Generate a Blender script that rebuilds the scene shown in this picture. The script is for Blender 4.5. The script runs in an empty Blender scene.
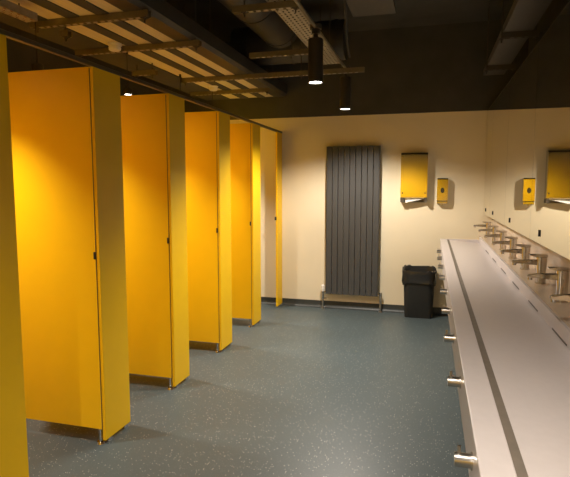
import bpy, bmesh, math, random
from mathutils import Vector, Matrix
random.seed(7)
R = math.radians
scene = bpy.context.scene
COL = scene.collection

# ---------------------------------------------------------------- camera
cam_d = bpy.data.cameras.new('camera')
cam_d.sensor_fit = 'HORIZONTAL'
cam_d.sensor_width = 36.0
cam_d.lens = 36.0 * 518.0 / 570.0
cam_d.clip_start = 0.02
cam = bpy.data.objects.new('camera', cam_d)
COL.objects.link(cam)
cam.location = (0, 0, 1.48)
cam.rotation_euler = (R(90 - 5.75), 0, R(15.7))
scene.camera = cam

# ---------------------------------------------------------------- world, exposure
w = bpy.data.worlds.new('world'); scene.world = w
w.use_nodes = True
w.node_tree.nodes['Background'].inputs[0].default_value = (0.5, 0.45, 0.38, 1)
w.node_tree.nodes['Background'].inputs[1].default_value = 0.05
vs = scene.view_settings
vs.view_transform = 'Standard'; vs.look = 'None'; vs.gamma = 1.0; vs.use_curve_mapping = False
vs.exposure = 1.75
LAMP = (1.0, 0.90, 0.78)
MAIN_W = 62.0       # pendants along the aisle
CUB_W = 46.0        # pendants over the cubicles

# ---------------------------------------------------------------- materials
def mat(name, col, rough=0.5, metal=0.0, emit=None, estr=0.0, noise=0.0, nscale=30.0, bump=0.0, bscale=200.0, aniso=None, spec=None, var=None):
    m = bpy.data.materials.new(name); m.use_nodes = True
    nt = m.node_tree; b = nt.nodes['Principled BSDF']
    b.inputs['Base Color'].default_value = (*col, 1)
    b.inputs['Roughness'].default_value = rough
    b.inputs['Metallic'].default_value = metal
    if spec is not None: b.inputs['Specular IOR Level'].default_value = spec
    if emit:
        b.inputs['Emission Color'].default_value = (*emit, 1); b.inputs['Emission Strength'].default_value = estr
    tc = nt.nodes.new('ShaderNodeTexCoord')
    if noise > 0:
        n = nt.nodes.new('ShaderNodeTexNoise'); n.inputs['Scale'].default_value = nscale; n.inputs['Detail'].default_value = 4
        if aniso:
            mp = nt.nodes.new('ShaderNodeMapping'); mp.inputs['Scale'].default_value = aniso
            nt.links.new(tc.outputs['Object'], mp.inputs[0]); nt.links.new(mp.outputs[0], n.inputs['Vector'])
        else:
            nt.links.new(tc.outputs['Object'], n.inputs['Vector'])
        r = nt.nodes.new('ShaderNodeValToRGB')
        r.color_ramp.elements[0].position = 0.3; r.color_ramp.elements[1].position = 0.7
        r.color_ramp.elements[0].color = (*[c * (1 - noise) for c in col], 1)
        r.color_ramp.elements[1].color = (*[min(1, c * (1 + noise)) for c in col], 1)
        nt.links.new(n.outputs['Fac'], r.inputs[0]); nt.links.new(r.outputs[0], b.inputs['Base Color'])
    if bump > 0:
        n2 = nt.nodes.new('ShaderNodeTexNoise'); n2.inputs['Scale'].default_value = bscale
        nt.links.new(tc.outputs['Object'], n2.inputs['Vector'])
        bp = nt.nodes.new('ShaderNodeBump'); bp.inputs['Strength'].default_value = bump; bp.inputs['Distance'].default_value = 0.002
        nt.links.new(n2.outputs['Fac'], bp.inputs['Height']); nt.links.new(bp.outputs[0], b.inputs['Normal'])
    return m

M = {}
M['yellow'] = mat('yellow laminate', (0.87, 0.52, 0.004), 0.42, noise=0.02, nscale=6, bump=0.04, bscale=400, spec=0.35)
M['cream'] = mat('cream wall paint', (0.81, 0.71, 0.51), 0.75, noise=0.02, nscale=3, bump=0.06, bscale=350)
M['soffit'] = mat('dark soffit paint', (0.066, 0.064, 0.055), 0.85, noise=0.15, nscale=4)
M['service'] = mat('dark painted services', (0.075, 0.065, 0.048), 0.6, noise=0.15, nscale=8)
M['duct'] = mat('dark duct metal', (0.042, 0.038, 0.030), 0.5, noise=0.15, nscale=8)
M['strut'] = mat('grey strut channel', (0.22, 0.185, 0.12), 0.5, 0.4, noise=0.1)
M['galv'] = mat('galvanised tray', (0.42, 0.38, 0.30), 0.5, 0.4, noise=0.12, nscale=25)
M['graytray'] = mat('grey painted tray', (0.095, 0.084, 0.070), 0.55, noise=0.08)
M['slat'] = mat('pale ceiling slat', (0.74, 0.66, 0.40), 0.6, noise=0.08, nscale=10, aniso=(8, 0.5, 8))
M['rail'] = mat('grey aluminium rail', (0.16, 0.145, 0.12), 0.4, 0.7, noise=0.04)
M['chrome'] = mat('chrome', (0.58, 0.56, 0.53), 0.12, 1.0)
M['steel'] = mat('brushed steel', (0.62, 0.58, 0.52), 0.28, 1.0, noise=0.06, nscale=60, aniso=(1, 1, 12))
M['steelv'] = mat('polished dispenser steel', (0.72, 0.66, 0.55), 0.12, 1.0, noise=0.04, nscale=40, aniso=(14, 14, 1))
M['binp'] = mat('black bin plastic', (0.020, 0.021, 0.020), 0.5, noise=0.1)
M['black'] = mat('black plastic', (0.018, 0.017, 0.016), 0.45, noise=0.1)
M['liner'] = mat('black bin liner', (0.022, 0.022, 0.021), 0.2, bump=1.0, bscale=18)
M['pendant'] = mat('dark bronze pendant', (0.035, 0.030, 0.022), 0.5, noise=0.08)
M['glow'] = mat('lamp lens', (1, 1, 1), 0.4, emit=(1.0, 0.93, 0.85), estr=9.0)
M['white'] = mat('white plastic', (0.88, 0.85, 0.78), 0.45, noise=0.02)
M['anthracite'] = mat('anthracite radiator', (0.066, 0.067, 0.068), 0.32, noise=0.04)
M['skirt'] = mat('dark skirting vinyl', (0.030, 0.036, 0.036), 0.45, noise=0.1)
M['solid'] = mat('pinkish white solid surface', (0.60, 0.54, 0.52), 0.28, noise=0.02, nscale=40)
M['solidb'] = mat('beige stone ledge', (0.66, 0.53, 0.40), 0.22, noise=0.04, nscale=8)
M['slot'] = mat('dark slot', (0.17, 0.14, 0.11), 0.5, noise=0.1)
M['slotd'] = mat('shadowed slit', (0.09, 0.075, 0.06), 0.5, noise=0.1)
M['paper'] = mat('white paper towel', (0.85, 0.83, 0.78), 0.85, noise=0.02)
M['redlab'] = mat('red cable', (0.35, 0.04, 0.02), 0.5, noise=0.1)
M['mirror'] = mat('mirror silver', (0.80, 0.78, 0.70), 0.0, 1.0)
M['window'] = mat('dark tinted oval', (0.05, 0.045, 0.035), 0.15, noise=0.05)

def floor_mat():
    m = bpy.data.materials.new('speckled safety vinyl'); m.use_nodes = True
    nt = m.node_tree; b = nt.nodes['Principled BSDF']
    tc = nt.nodes.new('ShaderNodeTexCoord')
    n = nt.nodes.new('ShaderNodeTexNoise'); n.inputs['Scale'].default_value = 1.3; n.inputs['Detail'].default_value = 6
    base = nt.nodes.new('ShaderNodeValToRGB')
    base.color_ramp.elements[0].color = (0.056, 0.078, 0.084, 1); base.color_ramp.elements[1].color = (0.072, 0.096, 0.102, 1)
    nt.links.new(tc.outputs['Object'], n.inputs['Vector']); nt.links.new(n.outputs['Fac'], base.inputs[0])
    prev = base.outputs[0]
    for sc, th, colr, fac in ((90, 0.21, (0.70, 0.72, 0.66), 0.85), (190, 0.18, (0.42, 0.44, 0.42), 0.7), (120, 0.16, (0.03, 0.04, 0.042), 0.6)):
        v = nt.nodes.new('ShaderNodeTexVoronoi'); v.inputs['Scale'].default_value = sc; v.feature = 'F1'
        nt.links.new(tc.outputs['Object'], v.inputs['Vector'])
        wn = nt.nodes.new('ShaderNodeSeparateColor'); nt.links.new(v.outputs['Color'], wn.inputs[0])
        sub = nt.nodes.new('ShaderNodeMath'); sub.operation = 'GREATER_THAN'; sub.inputs[1].default_value = 0.76
        nt.links.new(wn.outputs[0], sub.inputs[0])
        lt = nt.nodes.new('ShaderNodeMath'); lt.operation = 'LESS_THAN'; lt.inputs[1].default_value = th
        nt.links.new(v.outputs['Distance'], lt.inputs[0])
        mu = nt.nodes.new('ShaderNodeMath'); mu.operation = 'MULTIPLY'
        nt.links.new(sub.outputs[0], mu.inputs[0]); nt.links.new(lt.outputs[0], mu.inputs[1])
        mf = nt.nodes.new('ShaderNodeMath'); mf.operation = 'MULTIPLY'; mf.inputs[1].default_value = fac
        nt.links.new(mu.outputs[0], mf.inputs[0])
        mx = nt.nodes.new('ShaderNodeMix'); mx.data_type = 'RGBA'
        nt.links.new(mf.outputs[0], mx.inputs[0]); nt.links.new(prev, mx.inputs[6]); mx.inputs[7].default_value = (*colr, 1)
        prev = mx.outputs[2]
    nt.links.new(prev, b.inputs['Base Color'])
    b.inputs['Roughness'].default_value = 0.42
    n2 = nt.nodes.new('ShaderNodeTexNoise'); n2.inputs['Scale'].default_value = 160
    nt.links.new(tc.outputs['Object'], n2.inputs['Vector'])
    bp = nt.nodes.new('ShaderNodeBump'); bp.inputs['Strength'].default_value = 0.12; bp.inputs['Distance'].default_value = 0.002
    nt.links.new(n2.outputs['Fac'], bp.inputs['Height']); nt.links.new(bp.outputs[0], b.inputs['Normal'])
    return m
M['floor'] = floor_mat()

# ---------------------------------------------------------------- mesh helpers
def box(bm, x0, x1, y0, y1, z0, z1, bev=0.0):
    vs_ = [bm.verts.new(p) for p in ((x0,y0,z0),(x1,y0,z0),(x1,y1,z0),(x0,y1,z0),(x0,y0,z1),(x1,y0,z1),(x1,y1,z1),(x0,y1,z1))]
    fs = [bm.faces.new([vs_[i] for i in f]) for f in ((0,3,2,1),(4,5,6,7),(0,1,5,4),(1,2,6,5),(2,3,7,6),(3,0,4,7))]
    if bev > 0:
        es = list({e for f in fs for e in f.edges})
        bmesh.ops.bevel(bm, geom=es, offset=bev, segments=2, affect='EDGES', profile=0.5)

def cyl(bm, p0, p1, r0, r1=None, seg=16, caps=True):
    r1 = r0 if r1 is None else r1
    p0 = Vector(p0); p1 = Vector(p1); d = (p1 - p0).normalized()
    a = d.orthogonal().normalized(); b = d.cross(a)
    A, B = [], []
    for i in range(seg):
        t = 2 * math.pi * i / seg; o = a * math.cos(t) + b * math.sin(t)
        A.append(bm.verts.new(p0 + o * r0)); B.append(bm.verts.new(p1 + o * r1))
    for i in range(seg):
        j = (i + 1) % seg; bm.faces.new((A[i], A[j], B[j], B[i]))
    if caps:
        bm.faces.new(A[::-1]); bm.faces.new(B)

def lathe(bm, prof, c=(0, 0, 0), seg=24):
    rings = []
    for r, z in prof:
        if r < 1e-6: rings.append([bm.verts.new((c[0], c[1], c[2] + z))])
        else: rings.append([bm.verts.new((c[0] + r * math.cos(2*math.pi*i/seg), c[1] + r * math.sin(2*math.pi*i/seg), c[2] + z)) for i in range(seg)])
    for A, B in zip(rings, rings[1:]):
        for i in range(seg):
            j = (i + 1) % seg
            if len(A) == 1 and len(B) == 1: continue
            if len(A) == 1: bm.faces.new((A[0], B[j], B[i]))
            elif len(B) == 1: bm.faces.new((A[i], A[j], B[0]))
            else: bm.faces.new((A[i], A[j], B[j], B[i]))

def prism_y(bm, pts, y0, y1):            # pts: (x,z) outline, extruded along y
    A = [bm.verts.new((x, y0, z)) for x, z in pts]; B = [bm.verts.new((x, y1, z)) for x, z in pts]
    n = len(pts)
    for i in range(n):
        j = (i + 1) % n; bm.faces.new((A[i], A[j], B[j], B[i]))
    bm.faces.new(A[::-1]); bm.faces.new(B)

def prism_x(bm, pts, x0, x1):            # pts: (y,z)
    A = [bm.verts.new((x0, y, z)) for y, z in pts]; B = [bm.verts.new((x1, y, z)) for y, z in pts]
    n = len(pts)
    for i in range(n):
        j = (i + 1) % n; bm.faces.new((A[i], A[j], B[j], B[i]))
    bm.faces.new(A[::-1]); bm.faces.new(B)

def obj(name, bm, m, parent=None, smooth=False, loc=None):
    bmesh.ops.recalc_face_normals(bm, faces=bm.faces)
    me = bpy.data.meshes.new(name); bm.to_mesh(me); bm.free()
    me.materials.append(M[m])
    if smooth:
        for p in me.polygons: p.use_smooth = True
        try: me.set_sharp_from_angle(angle=R(35))
        except Exception: pass
    o = bpy.data.objects.new(name, me); COL.objects.link(o)
    if parent: o.parent = parent
    if loc: o.location = loc
    return o

def B_(name, m, b, parent=None, bev=0.0, loc=None):
    bm = bmesh.new(); box(bm, *b, bev=bev); return obj(name, bm, m, parent, loc=loc)

def tag(o, label, cat, group=None):
    o['label'] = label; o['category'] = cat
    if group: o['group'] = group
    return o

def thing(name, label, cat, loc=(0, 0, 0), group=None):
    o = bpy.data.objects.new(name, None); COL.objects.link(o); o.empty_display_size = 0.1
    o.location = loc
    return tag(o, label, cat, group)

def struct(o, label=None):
    o['kind'] = 'structure'
    if label: o['label'] = label
    return o

def dup(root, loc, label, group=None):
    r = root.copy(); COL.objects.link(r); r.location = loc; r['label'] = label
    if group: r['group'] = group
    for ch in list(root.children):
        c = ch.copy(); COL.objects.link(c); c.parent = r
        for g in list(ch.children):
            d = g.copy(); COL.objects.link(d); d.parent = c
    return r

# ---------------------------------------------------------------- room shell
D = 6.15           # back wall
XL = -3.30         # wall behind the cubicles
XR = 0.95          # real wall behind the mirror lining
XM = 0.565         # mirror face
Y0 = -2.6          # wall behind the camera
ZC = 3.25          # soffit
ZT = 2.305         # top of the cream paint and of the lining
struct(B_('floor', 'floor', (XL - .1, XR + .1, Y0 - .1, D + .1, -0.1, 0)), 'blue-grey speckled safety vinyl floor')
struct(B_('ceiling', 'soffit', (XL - .1, XR + .1, Y0 - .1, D + .1, ZC, ZC + .1)), 'dark painted soffit')
wb = struct(B_('wall_back', 'cream', (XL - .1, XR + .1, D, D + .1, 0, ZT)), 'cream painted back wall')
B_('upper_band', 'soffit', (XL, XR, D - .004, D + .1, ZT, ZC), wb)
wl = struct(B_('wall_left', 'cream', (XL - .1, XL, Y0, D, 0, ZT)), 'wall behind the cubicles')
B_('upper_band', 'soffit', (XL - .1, XL, Y0, D, ZT, ZC), wl)
wr = struct(B_('wall_right', 'soffit', (XR, XR + .1, Y0, D, 0, ZC)), 'dark wall above the mirrors')
wf = struct(B_('wall_front', 'cream', (XL - .1, XR + .1, Y0 - .1, Y0, 0, ZT)), 'wall behind the viewer')
B_('upper_band', 'soffit', (XL, XR, Y0 - .1, Y0, ZT, ZC), wf)
# coved skirting on the back wall
bm = bmesh.new()
prism_x(bm, [(D, 0), (D - .045, 0), (D - .030, .006), (D - .018, .018), (D - .010, .035), (D - .008, .085), (D, .085)], -1.76, XR - .3)
prism_x(bm, [(D, 0), (D - .045, 0), (D - .030, .006), (D - .018, .018), (D - .010, .035), (D - .008, .085), (D, .085)], XL, -1.80)
struct(obj('baseboard_back', bm, 'skirt', smooth=True), 'dark coved vinyl skirting')

# lining with recess: lower panel, ledge, splashback, mirror carrier
XB = 0.66; ZL = 0.945; ZMB = 1.174
struct(B_('wall_lining', 'solidb', (XB, XR, Y0, D, 0, ZMB)), 'beige splashback lining below the mirrors')
ln = struct(B_('trim_1', 'soffit', (XM + .012, XR, Y0, D, ZMB, ZT - .012)), 'carrier behind the mirrors')
B_('lining_cap', 'soffit', (XM + .004, XR, Y0, D, ZT - .012, ZT), ln)
ledge = tag(B_('tap_ledge', 'solidb', (0.522, XB, Y0 + .02, D, 0.62, ZL), bev=.003), 'beige ledge below the mirrors that the taps stand on', 'ledge')

# yellow panelled wall of further cubicles behind the viewer
for i in range(6):
    x0 = -2.87 + i * .56
    t = thing('cubicle_door', 'yellow closed cubicle door behind the viewer', 'cubicle door', (x0, Y0, 0), 'doors behind the viewer')
    B_('panel', 'yellow', (0.004, .552, 0.02, 0.06, .02, 2.12), t, bev=.002)
    bm = bmesh.new(); cyl(bm, (.05, .06, 1.05), (.05, .085, 1.05), .025); obj('latch', bm, 'chrome', t, True)

# mirrors
seams = [D - .002, 5.52, 4.42, 3.31, 2.20, 1.09, -.02, -1.13]
names = ['narrow mirror panel against the cream back wall', 'tall mirror panel, second from the back wall', 'tall mirror panel, third from the back wall',
         'tall mirror panel showing the reflected towel dispenser', 'tall mirror panel beside the viewer', 'tall mirror panel level with the camera', 'tall mirror panel behind the viewer']
for i in range(len(seams) - 1):
    y1, y0 = seams[i], seams[i + 1]
    t = thing('mirror_panel', names[i], 'mirror', (XM, y0, ZMB), 'mirror panels above the trough')
    B_('glass', 'mirror', (0, .006, .0015, y1 - y0 - .0015, 0, ZT - ZMB - .013), t)
    B_('backing', 'rail', (.006, .012, .0015, y1 - y0 - .0015, 0, ZT - ZMB - .013), t)
    yy = .75 * (y1 - y0) if i else .62 * (y1 - y0)
    B_('lock', 'black', (-.006, 0, yy - .008, yy + .008, .038, .074), t, bev=.002)

# ---------------------------------------------------------------- cubicles
XF = -1.775; ZP = 2.12; ZB = 0.022
cub_lab = ['nearest yellow cubicle, its front panel cut off by the left edge', 'second yellow cubicle from the viewer with a wide partition and full front panel',
           'third yellow cubicle from the viewer, in the middle of the row', 'fourth yellow cubicle from the viewer', 'farthest yellow cubicle with a partition, next to the narrow wall strip']
cubs = [(1.585, .295), (2.478, .245), (3.315, .232), (4.195, .25), (5.068, .24)]
for i, (y, wd) in enumerate(cubs):
    t = thing('toilet_cubicle', cub_lab[i], 'cubicle', (XF, y, 0), 'yellow cubicles along the left side')
    B_('partition', 'yellow', (XL - XF + .002, -.012, -.009, .009, .085, ZP), t, bev=.0015)
    B_('pilaster', 'yellow', (-.010, .010, -.009, wd, ZB, ZP), t, bev=.0015)
    # aluminium edge channel between the two
    B_('edge_channel', 'rail', (-.0125, -.0095, -.0125, .010, .085, ZP - .01), t)
    kp = B_('latch_keep', 'black', (-.024, -.0125, -.018, -.0092, 1.075, 1.117), t, bev=.003)
    bm = bmesh.new(); cyl(bm, (-.03, -.002, 0), (-.03, -.002, .012), .026, .022, 20); cyl(bm, (-.03, -.002, .012), (-.03, -.002, .086), .011, seg=16)
    obj('foot', bm, 'chrome', t, True)
    for yc in (.02, wd - .06): B_('floor_cleat', 'chrome', (-.006, .006, yc, yc + .04, 0, ZB + .002), t)
    nxt = cubs[i + 1][0] if i < 4 else 5.945
    dw = nxt - (y + wd) - .012
    dr = B_('door', 'yellow', (-dw, -.012, wd - .013, wd + .007, .10, ZP - .02), t, bev=.0015)
    bm = bmesh.new(); cyl(bm, (-dw + .05, wd + .007, 1.09), (-dw + .05, wd + .03, 1.09), .022); obj('door_knob', bm, 'chrome', dr, True)
t = thing('wall_strip_panel', 'narrow yellow end strip of the cubicle row fixed to the back wall', 'panel', (XF, 5.945, 0))
B_('pilaster', 'yellow', (-.010, .010, 0, D - 5.945 - .002, ZB, ZP), t, bev=.0015)
B_('latch_keep', 'black', (-.024, -.0005, -.009, -.0002, 1.075, 1.117), t, bev=.003)
bm = bmesh.new(); box(bm, -.006, .006, .03, .07, 0, ZB + .002); obj('floor_cleat', bm, 'chrome', t)
bm = bmesh.new(); prism_y(bm, [(XF - .013, ZP), (XF + .013, ZP), (XF + .013, ZP + .018), (XF + .008, ZP + .023), (XF - .008, ZP + .023), (XF - .013, ZP + .018)], -.6, D - .001)
tag(obj('head_rail', bm, 'rail'), 'long grey metal rail along the tops of the yellow cubicles', 'rail')

# ---------------------------------------------------------------- pendants
def spot(name, parent, watt, ang, blend, loc):
    l = bpy.data.lights.new(name, 'SPOT'); l.energy = watt; l.color = LAMP; l.spot_size = R(ang); l.spot_blend = blend; l.shadow_soft_size = .035
    o = bpy.data.objects.new(name, l); COL.objects.link(o); o.parent = parent; o.location = loc
    return o
def pendant(label, loc, top, watt, ang, blend, group, h=.30, r=.053, sr=.009):
    t = thing('pendant_light', label, 'light', loc, group)
    bm = bmesh.new(); lathe(bm, [(r - .006, .014), (r - .006, 0), (r, 0), (r, h - .004), (r - .004, h), (0, h)], seg=28); obj('housing', bm, 'pendant', t, True)
    bm = bmesh.new(); lathe(bm, [(0, .006), (r - .006, .006), (r - .006, .010), (0, .010)], seg=28); obj('lens', bm, 'glow', t, True)
    bm = bmesh.new(); lathe(bm, [(0, h), (sr * 1.8, h), (sr * 1.8, h + .03), (sr, h + .036), (sr, top - loc[2] - .03), (sr * 3.3, top - loc[2] - .03), (sr * 3.3, top - loc[2]), (0, top - loc[2])], seg=16); obj('stem', bm, 'pendant', t, True)
    spot('pendant_lamp', t, watt, ang, blend, (0, 0, -.004))
    return t
XP = -.81
pendant('larger dark cylinder pendant, nearer of the two lit over the aisle', (XP, 3.68, 2.21), 2.575, MAIN_W * .75, 120, .9, 'aisle pendants')
pendant('smaller-looking dark cylinder pendant, farther one in front of the back wall', (XP, 5.0, 2.21), 2.575, MAIN_W * 1.0, 150, .5, 'aisle pendants')
pendant('added cylinder pendant above the viewer, unseen, lighting the near trough', (-.10, .75, 2.21), ZC, MAIN_W * .45, 150, .7, 'aisle pendants')  # added out of frame, off the conduit row, to light the near trough
pendant('added cylinder pendant behind the viewer, unseen, brightening the yellow doors', (XP, -1.55, 2.21), 2.575, MAIN_W * 1.3, 160, .6, 'aisle pendants')  # added out of view so the yellow doors reflect brightly in the steel
for i, (y, lab) in enumerate(((1.15, 'lit pendant above a cubicle out of view on the left'), (2.05, 'lit pendant above the nearest cubicle'), (2.82, 'lit pendant hidden behind the second cubicle partition'),
        (3.70, 'lit pendant whose bright end shows just above the third partition'), (4.60, 'lit pendant above the fourth cubicle opening'), (5.36, 'lit pendant above the farthest cubicle beside the back wall'))):
    pendant(lab, (-2.42 if y < 3.2 else -2.33, y, 2.20), 2.54, CUB_W, 98, 1.0, 'pendants over the cubicles', h=.05, r=.036, sr=.003)

# ---------------------------------------------------------------- trough
TX0, TX1, TY0, TY1 = .108, .5205, -1.0, 5.85
ZF = .915
t = thing('trough_sink', 'long pinkish-white trough sink running along the right side', 'sink', (0, 0, 0))
bm = bmesh.new(); box(bm, TX0, .178, TY0, TY1, ZF - .03, ZF, bev=.003); obj('front_rim', bm, 'solid', t)
bm = bmesh.new(); prism_y(bm, [(.201, ZF - .0075), (TX1, .880), (TX1, .850), (.201, ZF - .04)], TY0, TY1 - .02); obj('basin_ramp', bm, 'solid', t)
B_('drain_slot', 'slot', (.1782, .2008, TY0, TY1 - .02, ZF - .04, ZF - .007), t)
B_('rear_upstand', 'solid', (.506, TX1, TY0, TY1 - .02, .879, ZL), t, bev=.002)
B_('end_cap', 'solid', (.176, TX1, TY1 - .02, TY1, ZF - .05, ZF), t, bev=.002)
B_('apron', 'solid', (TX0 + .001, TX0 + .02, TY0, TY1, .77, ZF - .03), t)
B_('underside', 'solid', (TX0 + .02, TX1, TY0, TY1, .77, .785), t)
y = 1.0
while y < TY1 - .6:                       # drain slits at the foot of the upstand
    zz = .880 + (.5035 - TX1) / (TX1 - .2) * (.880 - (ZF - .008))
    B_('overflow_slit', 'slotd', (.5038, .5062, y, y + .24, .8835, .8895), t)
    y += .555
for yy in (5.70, 3.6, 1.6, -.6):
    B_('support_gable', 'solid', (TX0 + .16, TX1, yy - .02, yy + .02, .0, .77), t)

# bag hooks on the apron
hk = None
hlab = ['nearest steel bag hook on the trough front', 'second steel bag hook from the viewer on the trough front', 'third steel bag hook from the viewer on the trough front',
        'fourth steel bag hook from the viewer on the trough front', 'fifth steel bag hook from the viewer, halfway along the trough', 'sixth steel bag hook from the viewer on the trough front',
        'third steel bag hook from the far end of the trough', 'second steel bag hook from the far end of the trough', 'farthest steel bag hook, at the end of the trough']
HY = [1.22 + .506 * k for k in range(9)]
for i, yy in enumerate(HY):
    loc = (TX0 + .001, yy, .845)
    if hk is None:
        hk = thing('bag_hook', hlab[0], 'hook', loc, 'bag hooks on the trough front')
        bm = bmesh.new(); cyl(bm, (0, 0, 0), (-.004, 0, 0), .021, seg=24); cyl(bm, (-.004, 0, 0), (-.040, 0, 0), .0165, seg=24); obj('barrel', bm, 'steel', hk, True)
        bm = bmesh.new(); cyl(bm, (-.030, 0, .012), (-.030, 0, .034), .0042, .0042, 12); obj('pin', bm, 'steel', hk, True)
    else:
        dup(hk, loc, hlab[i])

# taps
tlab = ['nearest chrome tap, only its spout inside the right edge', 'second chrome tap from the viewer, close to the right edge', 'third chrome tap from the viewer', 'fourth chrome tap from the viewer',
        'fifth chrome tap from the viewer', 'third chrome tap from the back wall', 'second chrome tap from the back wall', 'farthest chrome tap, next to the back wall']
TY = [2.14, 2.63, 3.11, 3.61, 4.14, 4.70, 5.28, 5.88]
tp = None
for i, yy in enumerate(TY):
    loc = (.596, yy, ZL)
    if tp is None:
        tp = thing('basin_tap', tlab[0], 'tap', loc, 'chrome taps along the ledge')
        bm = bmesh.new(); cyl(bm, (0, 0, 0), (0, 0, .006), .029, seg=28); obj('base_ring', bm, 'chrome', tp, True)
        bm = bmesh.new()
        secs = [(.026, .026, .006), (.024, .025, .07), (.027, .026, .115), (.027, .026, .147)]
        rings = []
        for a, b, z in secs:
            ring = []
            for k in range(24):
                th = 2 * math.pi * k / 24; c_, s_ = math.cos(th), math.sin(th); n = 3.2
                ring.append(bm.verts.new((a * math.copysign(abs(c_) ** (2 / n), c_), b * math.copysign(abs(s_) ** (2 / n), s_), z)))
            rings.append(ring)
        for A, Bq in zip(rings, rings[1:]):
            for k in range(24): j = (k + 1) % 24; bm.faces.new((A[k], A[j], Bq[j], Bq[k]))
        bm.faces.new(rings[-1]); bm.faces.new(rings[0][::-1])
        obj('body', bm, 'chrome', tp, True)
        bm = bmesh.new()
        prof = [(-.015, .100), (-.015, .132), (-.105, .128), (-.148, .122), (-.152, .116), (-.148, .108), (-.105, .108), (-.04, .104)]
        A = [bm.verts.new((x, -.017 if x > -.1 else -.015, z)) for x, z in prof]; Bq = [bm.verts.new((x, .017 if x > -.1 else .015, z)) for x, z in prof]
        n = len(prof)
        for k in range(n): j = (k + 1) % n; bm.faces.new((A[k], A[j], Bq[j], Bq[k]))
        bm.faces.new(A[::-1]); bm.faces.new(Bq)
        bmesh.ops.bevel(bm, geom=list(bm.edges), offset=.003, segments=2, affect='EDGES')
        sp = obj('spout', bm, 'chrome', tp, True)
        bm = bmesh.new(); cyl(bm, (-.137, 0, .109), (-.137, 0, .098), .011, .0105, 18); obj('aerator', bm, 'chrome', sp, True)
        bm = bmesh.new(); prism_y(bm, [(.028, .1475), (.028, .161), (-.03, .162), (-.062, .160), (-.062, .155), (-.03, .1475)], -.018, .018)
        obj('lever', bm, 'chrome', tp)
    else:
        dup(tp, loc, tlab[i])

# ---------------------------------------------------------------- radiator
RX0, RX1, RZ0, RZ1 = -1.192, -.578, .19, 1.945
t = thing('radiator', 'tall anthracite vertical panel radiator on the back wall', 'radiator', (RX0, D, 0))
n = 9; pw = (RX1 - RX0) / n
pm = None
for i in range(n):
    if pm is None:
        bm = bmesh.new(); box(bm, .0025, pw - .0025, -.092, -.062, RZ0, RZ1, bev=.004); pm = obj('column_panel', bm, 'anthracite', t)
    else:
        c = pm.copy(); COL.objects.link(c); c.parent = t; c.location = (i * pw, 0, 0)
for z in (RZ0 + .05, RZ1 - .05):
    bm = bmesh.new(); cyl(bm, (0.004, -.045, z), (RX1 - RX0 - .004, -.045, z), .019, seg=16); obj('header_tube', bm, 'anthracite', t, True)
B_('side_cover', 'anthracite', (-.004, 0, -.09, -.02, RZ0, RZ1), t); B_('side_cover', 'anthracite', (RX1 - RX0, RX1 - RX0 + .004, -.09, -.02, RZ0, RZ1), t)
for x in (.08, RX1 - RX0 - .08):
    for z in (.45, 1.7): B_('wall_bracket', 'anthracite', (x - .02, x + .02, -.064, -.001, z - .03, z + .03), t)
for s, xv in ((1, -.042), (0, RX1 - RX0 + .036)):
    bm = bmesh.new()
    cyl(bm, (xv, -.06, 0), (xv, -.06, .125), .0125, seg=14); cyl(bm, (xv, -.06, 0), (xv, -.06, .008), .024, seg=16)
    v = obj('supply_pipe', bm, 'steel', t, True)
    bm = bmesh.new(); cyl(bm, (xv, -.06, .12), (xv, -.06, .215 if s else .232), .017, seg=16)
    xe = -.004 if s else RX1 - RX0 + .004
    cyl(bm, (xv, -.06, .205), (xe, -.06, .205), .013, seg=14)
    if s: cyl(bm, (xv, -.06, .13), (xv + .045, -.06, .13), .008, seg=12)
    v = obj('valve', bm, 'chrome', t, True)
    if s:
        bm = bmesh.new(); lathe(bm, [(0, .215), (.018, .215), (.018, .23), (.022, .235), (.022, .285), (.016, .293), (0, .294)], (xv, -.06, 0), 20); obj('thermostat_head', bm, 'white', t, True)

# ---------------------------------------------------------------- dispensers
t = thing('towel_dispenser', 'large polished steel paper towel dispenser on the cream back wall', 'dispenser', (-.19, D, 1.30))
wd2 = .146; hh = .555; dp = .115
bm = bmesh.new(); prism_x(bm, [(-.001, 0.045), (-dp + .012, .045), (-dp, .055), (-dp, hh - .02), (-dp + .02, hh), (-.001, hh)], -wd2, wd2); obj('case', bm, 'steelv', t)
bm = bmesh.new(); box(bm, -wd2 + .006, wd2 - .006, -dp - .0025, -dp + .002, .062, hh - .026, bev=.0015); fc = obj('front_cover', bm, 'steelv', t)
for x in (-wd2 + .022, wd2 - .022):
    bm = bmesh.new(); cyl(bm, (x, -dp - .002, .105), (x, -dp - .006, .105), .008, seg=14); obj('lock', bm, 'black', fc, True)
bm = bmesh.new()
box(bm, -wd2, -wd2 + .045, -dp + .01, -.001, 0, .0445); box(bm, wd2 - .03, wd2, -dp + .01, -.001, 0, .0445); box(bm, -wd2 + .045, wd2 - .03, -.03, -.001, 0, .0445)
obj('mouth_frame', bm, 'rail', t)
bm = bmesh.new()
top = []; bot = []
N = 10
for k in range(N + 1):
    u = k / N; x = -wd2 + .05 + u * (wd2 * 2 - .085)
    yb = -.085 - .012 * math.sin(u * 3)
    zb = .028 - .038 * (1 - u) ** 1.3 * (1 if u > .02 else .8) + .008 * u
    top.append((x, -.075, .043)); bot.append((x, yb, zb))
va = [bm.verts.new(p) for p in top]; vb = [bm.verts.new(p) for p in bot]
for k in range(N): bm.faces.new((va[k], va[k + 1], vb[k + 1], vb[k]))
r_ = bmesh.ops.extrude_face_region(bm, geom=list(bm.faces))
for v in r_['geom']:
    if isinstance(v, bmesh.types.BMVert): v.co.y += .004
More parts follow.
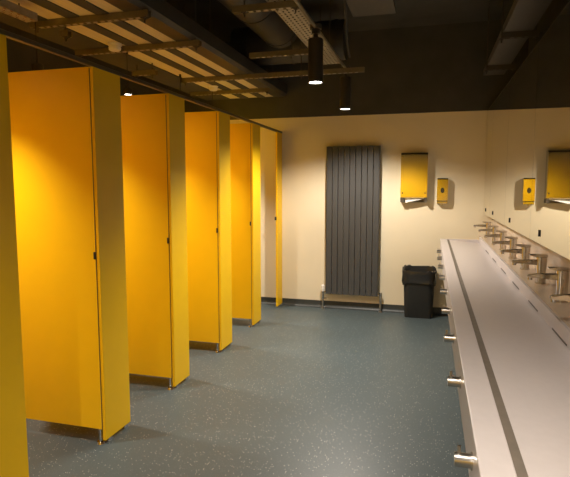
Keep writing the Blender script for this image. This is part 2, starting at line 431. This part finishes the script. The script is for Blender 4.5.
tag(obj('paper_towel', bm, 'paper', loc=(-.19, D, 1.30)), 'white paper towel sticking out of the steel dispenser', 'paper towel')

t = thing('soap_dispenser', 'small steel soap dispenser with a dark oval window on the cream wall', 'dispenser', (.121, D, 1.285))
bm = bmesh.new(); prism_x(bm, [(-.001, .03), (-.075, .03), (-.082, .038), (-.082, .272), (-.072, .285), (-.001, .285)], -.058, .058); obj('case', bm, 'steelv', t)
B_('front_cover', 'steelv', (-.054, .054, -.0842, -.081, .036, .268), t, bev=.001)
bm = bmesh.new(); cyl(bm, (0, -.0835, .15), (0, -.088, .15), .03, seg=28)
for v in bm.verts: v.co.x *= .66
wn = obj('oval_window', bm, 'window', t, True)
bm = bmesh.new(); cyl(bm, (0, -.0835, .15), (0, -.0865, .15), .034, seg=28)
for v in bm.verts: v.co.x *= .68
obj('window_ring', bm, 'chrome', t, True)
B_('push_bar', 'chrome', (-.056, .056, -.078, -.004, .0, .029), t, bev=.003)
bm = bmesh.new(); cyl(bm, (0, -.05, .0), (0, -.05, -.018), .008, seg=12); obj('nozzle', bm, 'chrome', t, True)

# ---------------------------------------------------------------- bin
def rring(bm, hx, hy, r, z, jit=0.0, seg=8, amp=0.0, ph=0.0):
    out = []
    for q, (sx, sy) in enumerate(((1, 1), (-1, 1), (-1, -1), (1, -1))):
        for k in range(seg + 1):
            a = q * math.pi / 2 + k / seg * math.pi / 2
            px = sx * (hx - r) + r * math.cos(a); py = sy * (hy - r) + r * math.sin(a)
            l = math.hypot(px, py); f = 1 + random.uniform(-jit, jit) / max(l, .01)
            out.append(bm.verts.new((px * f, py * f, z + amp * math.sin(3 * a + ph) + random.uniform(-jit, jit) * .6)))
    return out
def loft(bm, rings, cap0=False, cap1=False):
    for A, Bq in zip(rings, rings[1:]):
        n = len(A)
        for k in range(n): j = (k + 1) % n; bm.faces.new((A[k], A[j], Bq[j], Bq[k]))
    if cap0: bm.faces.new(rings[0][::-1])
    if cap1: bm.faces.new(rings[-1])
t = thing('waste_bin', 'tall black waste bin lined with a black bag by the back wall', 'bin', (-.105, 6.005, 0))
bm = bmesh.new()
loft(bm, [rring(bm, .150, .085, .035, 0), rring(bm, .153, .088, .04, .01), rring(bm, .176, .110, .095, .505), rring(bm, .184, .118, .095, .512), rring(bm, .184, .118, .095, .528), rring(bm, .170, .104, .09, .528), rring(bm, .146, .080, .03, .02)], True, True)
obj('body', bm, 'binp', t, True)
bm = bmesh.new()
random.seed(3)
rr = [rring(bm, .182, .115, .08, .385, .006, amp=.014), rring(bm, .184, .117, .085, .41, .006, amp=.005), rring(bm, .186, .119, .095, .45, .005), rring(bm, .188, .121, .095, .49, .004), rring(bm, .190, .1235, .095, .522, .003),
      rring(bm, .186, .119, .095, .540, .006, amp=.004), rring(bm, .172, .105, .09, .536, .006), rring(bm, .163, .096, .08, .50, .006), rring(bm, .150, .085, .045, .42, .012), rring(bm, .11, .06, .03, .36, .02)]
for k, ring in enumerate(rr):                       # the bag stands higher at the back and has crumpled folds
    for q, v in enumerate(ring):
        if 4 <= k <= 7: v.co.z += .035 * max(0, v.co.y / .12) * (.6 if k == 4 else 1) + .006 * math.sin(q * 2.1 + k)
        if k < 4:
            f = .004 * math.sin(q * 1.7 + k * 1.1); v.co.x *= 1 + f * 4; v.co.y *= 1 + f * 4
loft(bm, rr, False, True)
obj('bin_liner', bm, 'liner', t, True)

# ---------------------------------------------------------------- ceiling services
# slatted raft above the cubicles
t = thing('ceiling_raft', 'raft of pale slats and a dark edge beam hung above the cubicles', 'ceiling raft', (0, 0, 0))
sl = None
for k, (x0, x1) in enumerate(((-1.935, -1.825), (-2.145, -2.02), (-2.385, -2.24))):
    B_('slat', 'slat', (x0, x1, 1.2, 6.02, 2.54, 2.56), t, bev=.002)
bm = bmesh.new(); prism_y(bm, [(-1.825, 2.535), (-1.70, 2.535), (-1.67, 2.56), (-1.67, 2.66), (-1.825, 2.66)], 1.2, 6.02); obj('edge_beam', bm, 'duct', t)
B_('backing_sheet', 'duct', (-2.70, -1.825, 1.2, 6.02, 2.585, 2.60), t)
for x0, x1 in ((-2.02, -1.935), (-2.24, -2.145), (-2.70, -2.385)):
    B_('dark_batten', 'soffit', (x0 + .001, x1 - .001, 1.2, 6.02, 2.533, 2.5845), t)
for x in (-2.6, -1.75):
    for y in (2.2, 4.0, 5.7):
        bm = bmesh.new(); cyl(bm, (x, y, 2.60), (x, y, ZC), .005, seg=8); obj('hanger_rod', bm, 'service', t)

def strut(x0, x1, y, z, label, rods, group='strut channels under the soffit', top=ZC, m='strut', m2='galv'):
    t = thing('strut_channel', label, 'strut', (x0, y, z), group)
    L = x1 - x0; h = .041; ww = .0205
    bm = bmesh.new()                              # C-shaped channel, open side down, lips
    prof = [(-ww, 0), (-ww, h), (ww, h), (ww, 0), (ww - .008, 0), (ww - .008, .004), (ww - .003, .004), (ww - .003, h - .003), (-ww + .003, h - .003), (-ww + .003, .004), (-ww + .008, .004), (-ww + .008, 0)]
    prism_x(bm, prof, 0, L); obj('channel', bm, m, t)
    bm = bmesh.new(); k = .06
    while k < L - .06:
        box(bm, k, k + .028, -.0115, .0115, .0005, .003); k += .05
    o = obj('slot_bridge', bm, m2, t); o['kind'] = 'stuff'
    for rx in rods:
        bm = bmesh.new(); cyl(bm, (rx - x0, 0, -.03), (rx - x0, 0, top - z), .005, seg=8); r = obj('threaded_rod', bm, 'service', t, True)
        bm = bmesh.new(); cyl(bm, (rx - x0, 0, -.012), (rx - x0, 0, -.001), .011, seg=6); box(bm, rx - x0 - .018, rx - x0 + .018, -.018, .018, -.004, 0); obj('nut', bm, 'service', r)
    return t
strut(-2.52, -1.665, 2.905, 2.497, 'nearest grey strut crossing beneath the pale ceiling slats', (-2.48, -1.70))
strut(-2.70, -1.645, 3.58, 2.497, 'grey strut beneath the slats carrying the nearer smoke detector', (-2.67, -1.68))
strut(-2.40, -.605, 4.77, 2.497, 'longest grey strut, reaching from the slats past the pendants', (-2.36, -1.185))
strut(-2.64, -1.71, 5.47, 2.497, 'farthest grey strut beneath the slats, by the farther smoke detector', (-2.6, -1.74))
strut(-1.27, -.835, 3.27, 2.595, 'short grey strut under the perforated cable tray, nearer one', (-1.19, -.85))
strut(-1.56, -.93, 4.41, 2.595, 'short grey strut under the perforated cable tray, farther one', (-1.18,))
def detector(loc, label):
    t = thing('smoke_detector', label, 'smoke detector', loc, 'smoke detectors on the struts')
    bm = bmesh.new(); lathe(bm, [(0, 0), (.052, 0), (.052, -.012), (.046, -.016), (0, -.016)]); obj('base', bm, 'white', t, True)
    bm = bmesh.new(); lathe(bm, [(0, -.016), (.040, -.016), (.040, -.024), (.046, -.027), (.044, -.044), (.034, -.052), (0, -.053)]); obj('sensor_head', bm, 'white', t, True)
detector((-2.305, 3.50, 2.539), 'white smoke detector on the nearer strut above the second cubicle')
detector((-2.25, 5.20, 2.539), 'white smoke detector farther back, near the end of the slats')

# perforated cable tray
def perf_tray(name, label, x0, x1, y0, y1, z, rows, pitch, m='galv'):
    t = thing(name, label, 'cable tray', (x0, y0, z))
    W = x1 - x0; L = y1 - y0
    bm = bmesh.new(); box(bm, 0, .002, 0, L, 0, .045); box(bm, W - .002, W, 0, L, 0, .045); obj('side_flange', bm, m, t)
    bm = bmesh.new()
    cw = W / rows
    for r in range(rows + 1):
        xa = r * cw
        box(bm, max(0, xa - cw * .29), min(W, xa + cw * .29), 0, L, 0, .0018)
    for r in range(rows):
        k = (r % 2) * pitch * .5
        while k < L:
            box(bm, r * cw + cw * .27, (r + 1) * cw - cw * .27, max(0, k - pitch * .26), min(L, k + pitch * .26), .0001, .0017); k += pitch
    o = obj('perforated_bed', bm, m, t); return t
perf_tray('cable_tray', 'pale perforated cable tray overhead, running towards the pendants', -1.03, -.865, 1.6, 5.0, 2.637, 5, .05)
# trays at the left, over the cubicle tops
t2 = perf_tray('cable_tray', 'narrow perforated cable tray with red cables above the nearest cubicles', -2.345, -2.265, 1.5, 2.66, 2.45, 3, .05)
for yy in (1.9, 2.6):
    bm = bmesh.new(); cyl(bm, (.006, yy - 1.5, 0), (.006, yy - 1.5, .09), .004, seg=8); obj('hanger_rod', bm, 'service', t2)
for k, x in enumerate((-2.325, -2.31, -2.295)):
    bm = bmesh.new(); cyl(bm, (x, 1.5, 2.4605), (x, 2.66, 2.4605), .0075, seg=8)
    tag(obj('cable', bm, 'redlab' if k != 1 else 'white', loc=(0, 0, 0)), ('red cable in the narrow tray, on the side away from the aisle', 'white cable lying between two red ones in the narrow tray', 'red cable in the narrow tray, on the aisle side')[k], 'cable', 'cables in the narrow tray')
strut(-2.33, -2.27, 2.95, 2.44, 'tiny pale strut end seen above the nearest cubicle', (-2.30,), top=2.54)
strut(-2.54, -2.31, 4.12, 2.44, 'short pale strut seen above the third cubicle', (-2.5, -2.35), top=2.585)

# conduit feeding the pendants
t = thing('conduit_pipe', 'straight grey conduit running overhead to the farther pendant', 'pipe', (XP, 0, 2.588))
bm = bmesh.new(); cyl(bm, (0, -1.2, 0), (0, 5.02, 0), .0125, seg=12); obj('pipe', bm, 'strut', t, True)
for yy in (-1.0, 3.68, 5.0):
    bm = bmesh.new(); cyl(bm, (0, yy, -.012), (0, yy, .018), .042, seg=20); obj('junction_box', bm, 'service', t, True)
for yy in (.2, 2.6, 4.2):
    bm = bmesh.new(); cyl(bm, (0, yy, .01), (0, yy, ZC - 2.588), .004, seg=8); obj('hanger_rod', bm, 'service', t)
# flexible cable looping beside the pendants
bm = bmesh.new()
pts = [Vector((-.745 + .012 * math.sin(k * .5), 4.2 + .06 * k, 3.24 - .053 * k)) for k in range(12)]
for a, b in zip(pts, pts[1:]): cyl(bm, a, b, .011, seg=8)
tag(obj('flexible_conduit', bm, 'service', smooth=True), 'thin curved cable dropping from the soffit beside the far pendant', 'cable')

# ducts
t = thing('round_duct', 'large dark round duct running along the soffit beside the slats', 'duct', (-1.42, 0, 2.98))
bm = bmesh.new(); cyl(bm, (0, -1.5, 0), (0, 4.9, 0), .19, seg=36); obj('duct_tube', bm, 'duct', t, True)
for k in range(7):
    bm = bmesh.new(); yy = .6 + k * .7; cyl(bm, (0, yy, 0), (0, yy + .025, 0), .196, seg=36); obj('seam_band', bm, 'duct', t, True)
for yy in (1.6, 3.05, 4.45):
    for s in (-.21, .21):
        bm = bmesh.new(); cyl(bm, (s, yy, -.02), (s, yy, ZC - 2.98), .005, seg=8); obj('hanger_rod', bm, 'service', t)
t = thing('cross_duct', 'dark round duct crossing behind the strut and the pendants', 'duct', (0, 5.25, 2.92))
bm = bmesh.new(); cyl(bm, (-2.0, 0, 0), (-.85, 0, 0), .19, seg=32); obj('duct_tube', bm, 'duct', t, True)
for x in (-1.85, -1.4, -.95):
    bm = bmesh.new(); cyl(bm, (x, 0, 0), (x + .025, 0, 0), .197, seg=32); obj('seam_band', bm, 'duct', t, True)
for x in (-1.62, -1.1):
    bm = bmesh.new(); cyl(bm, (x, -.05, .18), (x, -.05, ZC - 2.92), .005, seg=8); obj('hanger_rod', bm, 'service', t)
t = thing('fan_unit', 'grey boxed ventilation unit at the top edge beside the pendants', 'ventilation unit', (-.49, 4.12, 2.88))
B_('case', 'graytray', (-.165, .165, -.35, .33, .03, .34), t, bev=.006)
B_('bottom_tray', 'graytray', (-.175, .175, -.36, .34, 0, .028), t, bev=.004)
for x in (-.14, .14):
    bm = bmesh.new(); cyl(bm, (x, 0, .34), (x, 0, ZC - 2.88), .006, seg=8); obj('hanger_rod', bm, 'service', t)

# solid tray above the mirrors
t = thing('service_tray', 'wide grey service tray hung above the mirrors', 'cable tray', (.482, 0, 2.60))
B_('bed', 'graytray', (0, .19, -1.5, 5.75, 0, .004), t)
B_('side_flange', 'graytray', (-.004, 0, -1.5, 5.75, 0, .06), t); B_('side_flange', 'graytray', (.19, .194, -1.5, 5.75, 0, .06), t)
strut(.465, .72, 4.22, 2.558, 'nearer strut carrying the wide tray above the mirrors', (.4685, .70), 'struts above the mirrors', m='service', m2='service')
strut(.465, .72, 5.30, 2.558, 'farther strut carrying the wide tray above the mirrors', (.4685, .70), 'struts above the mirrors', m='service', m2='service')
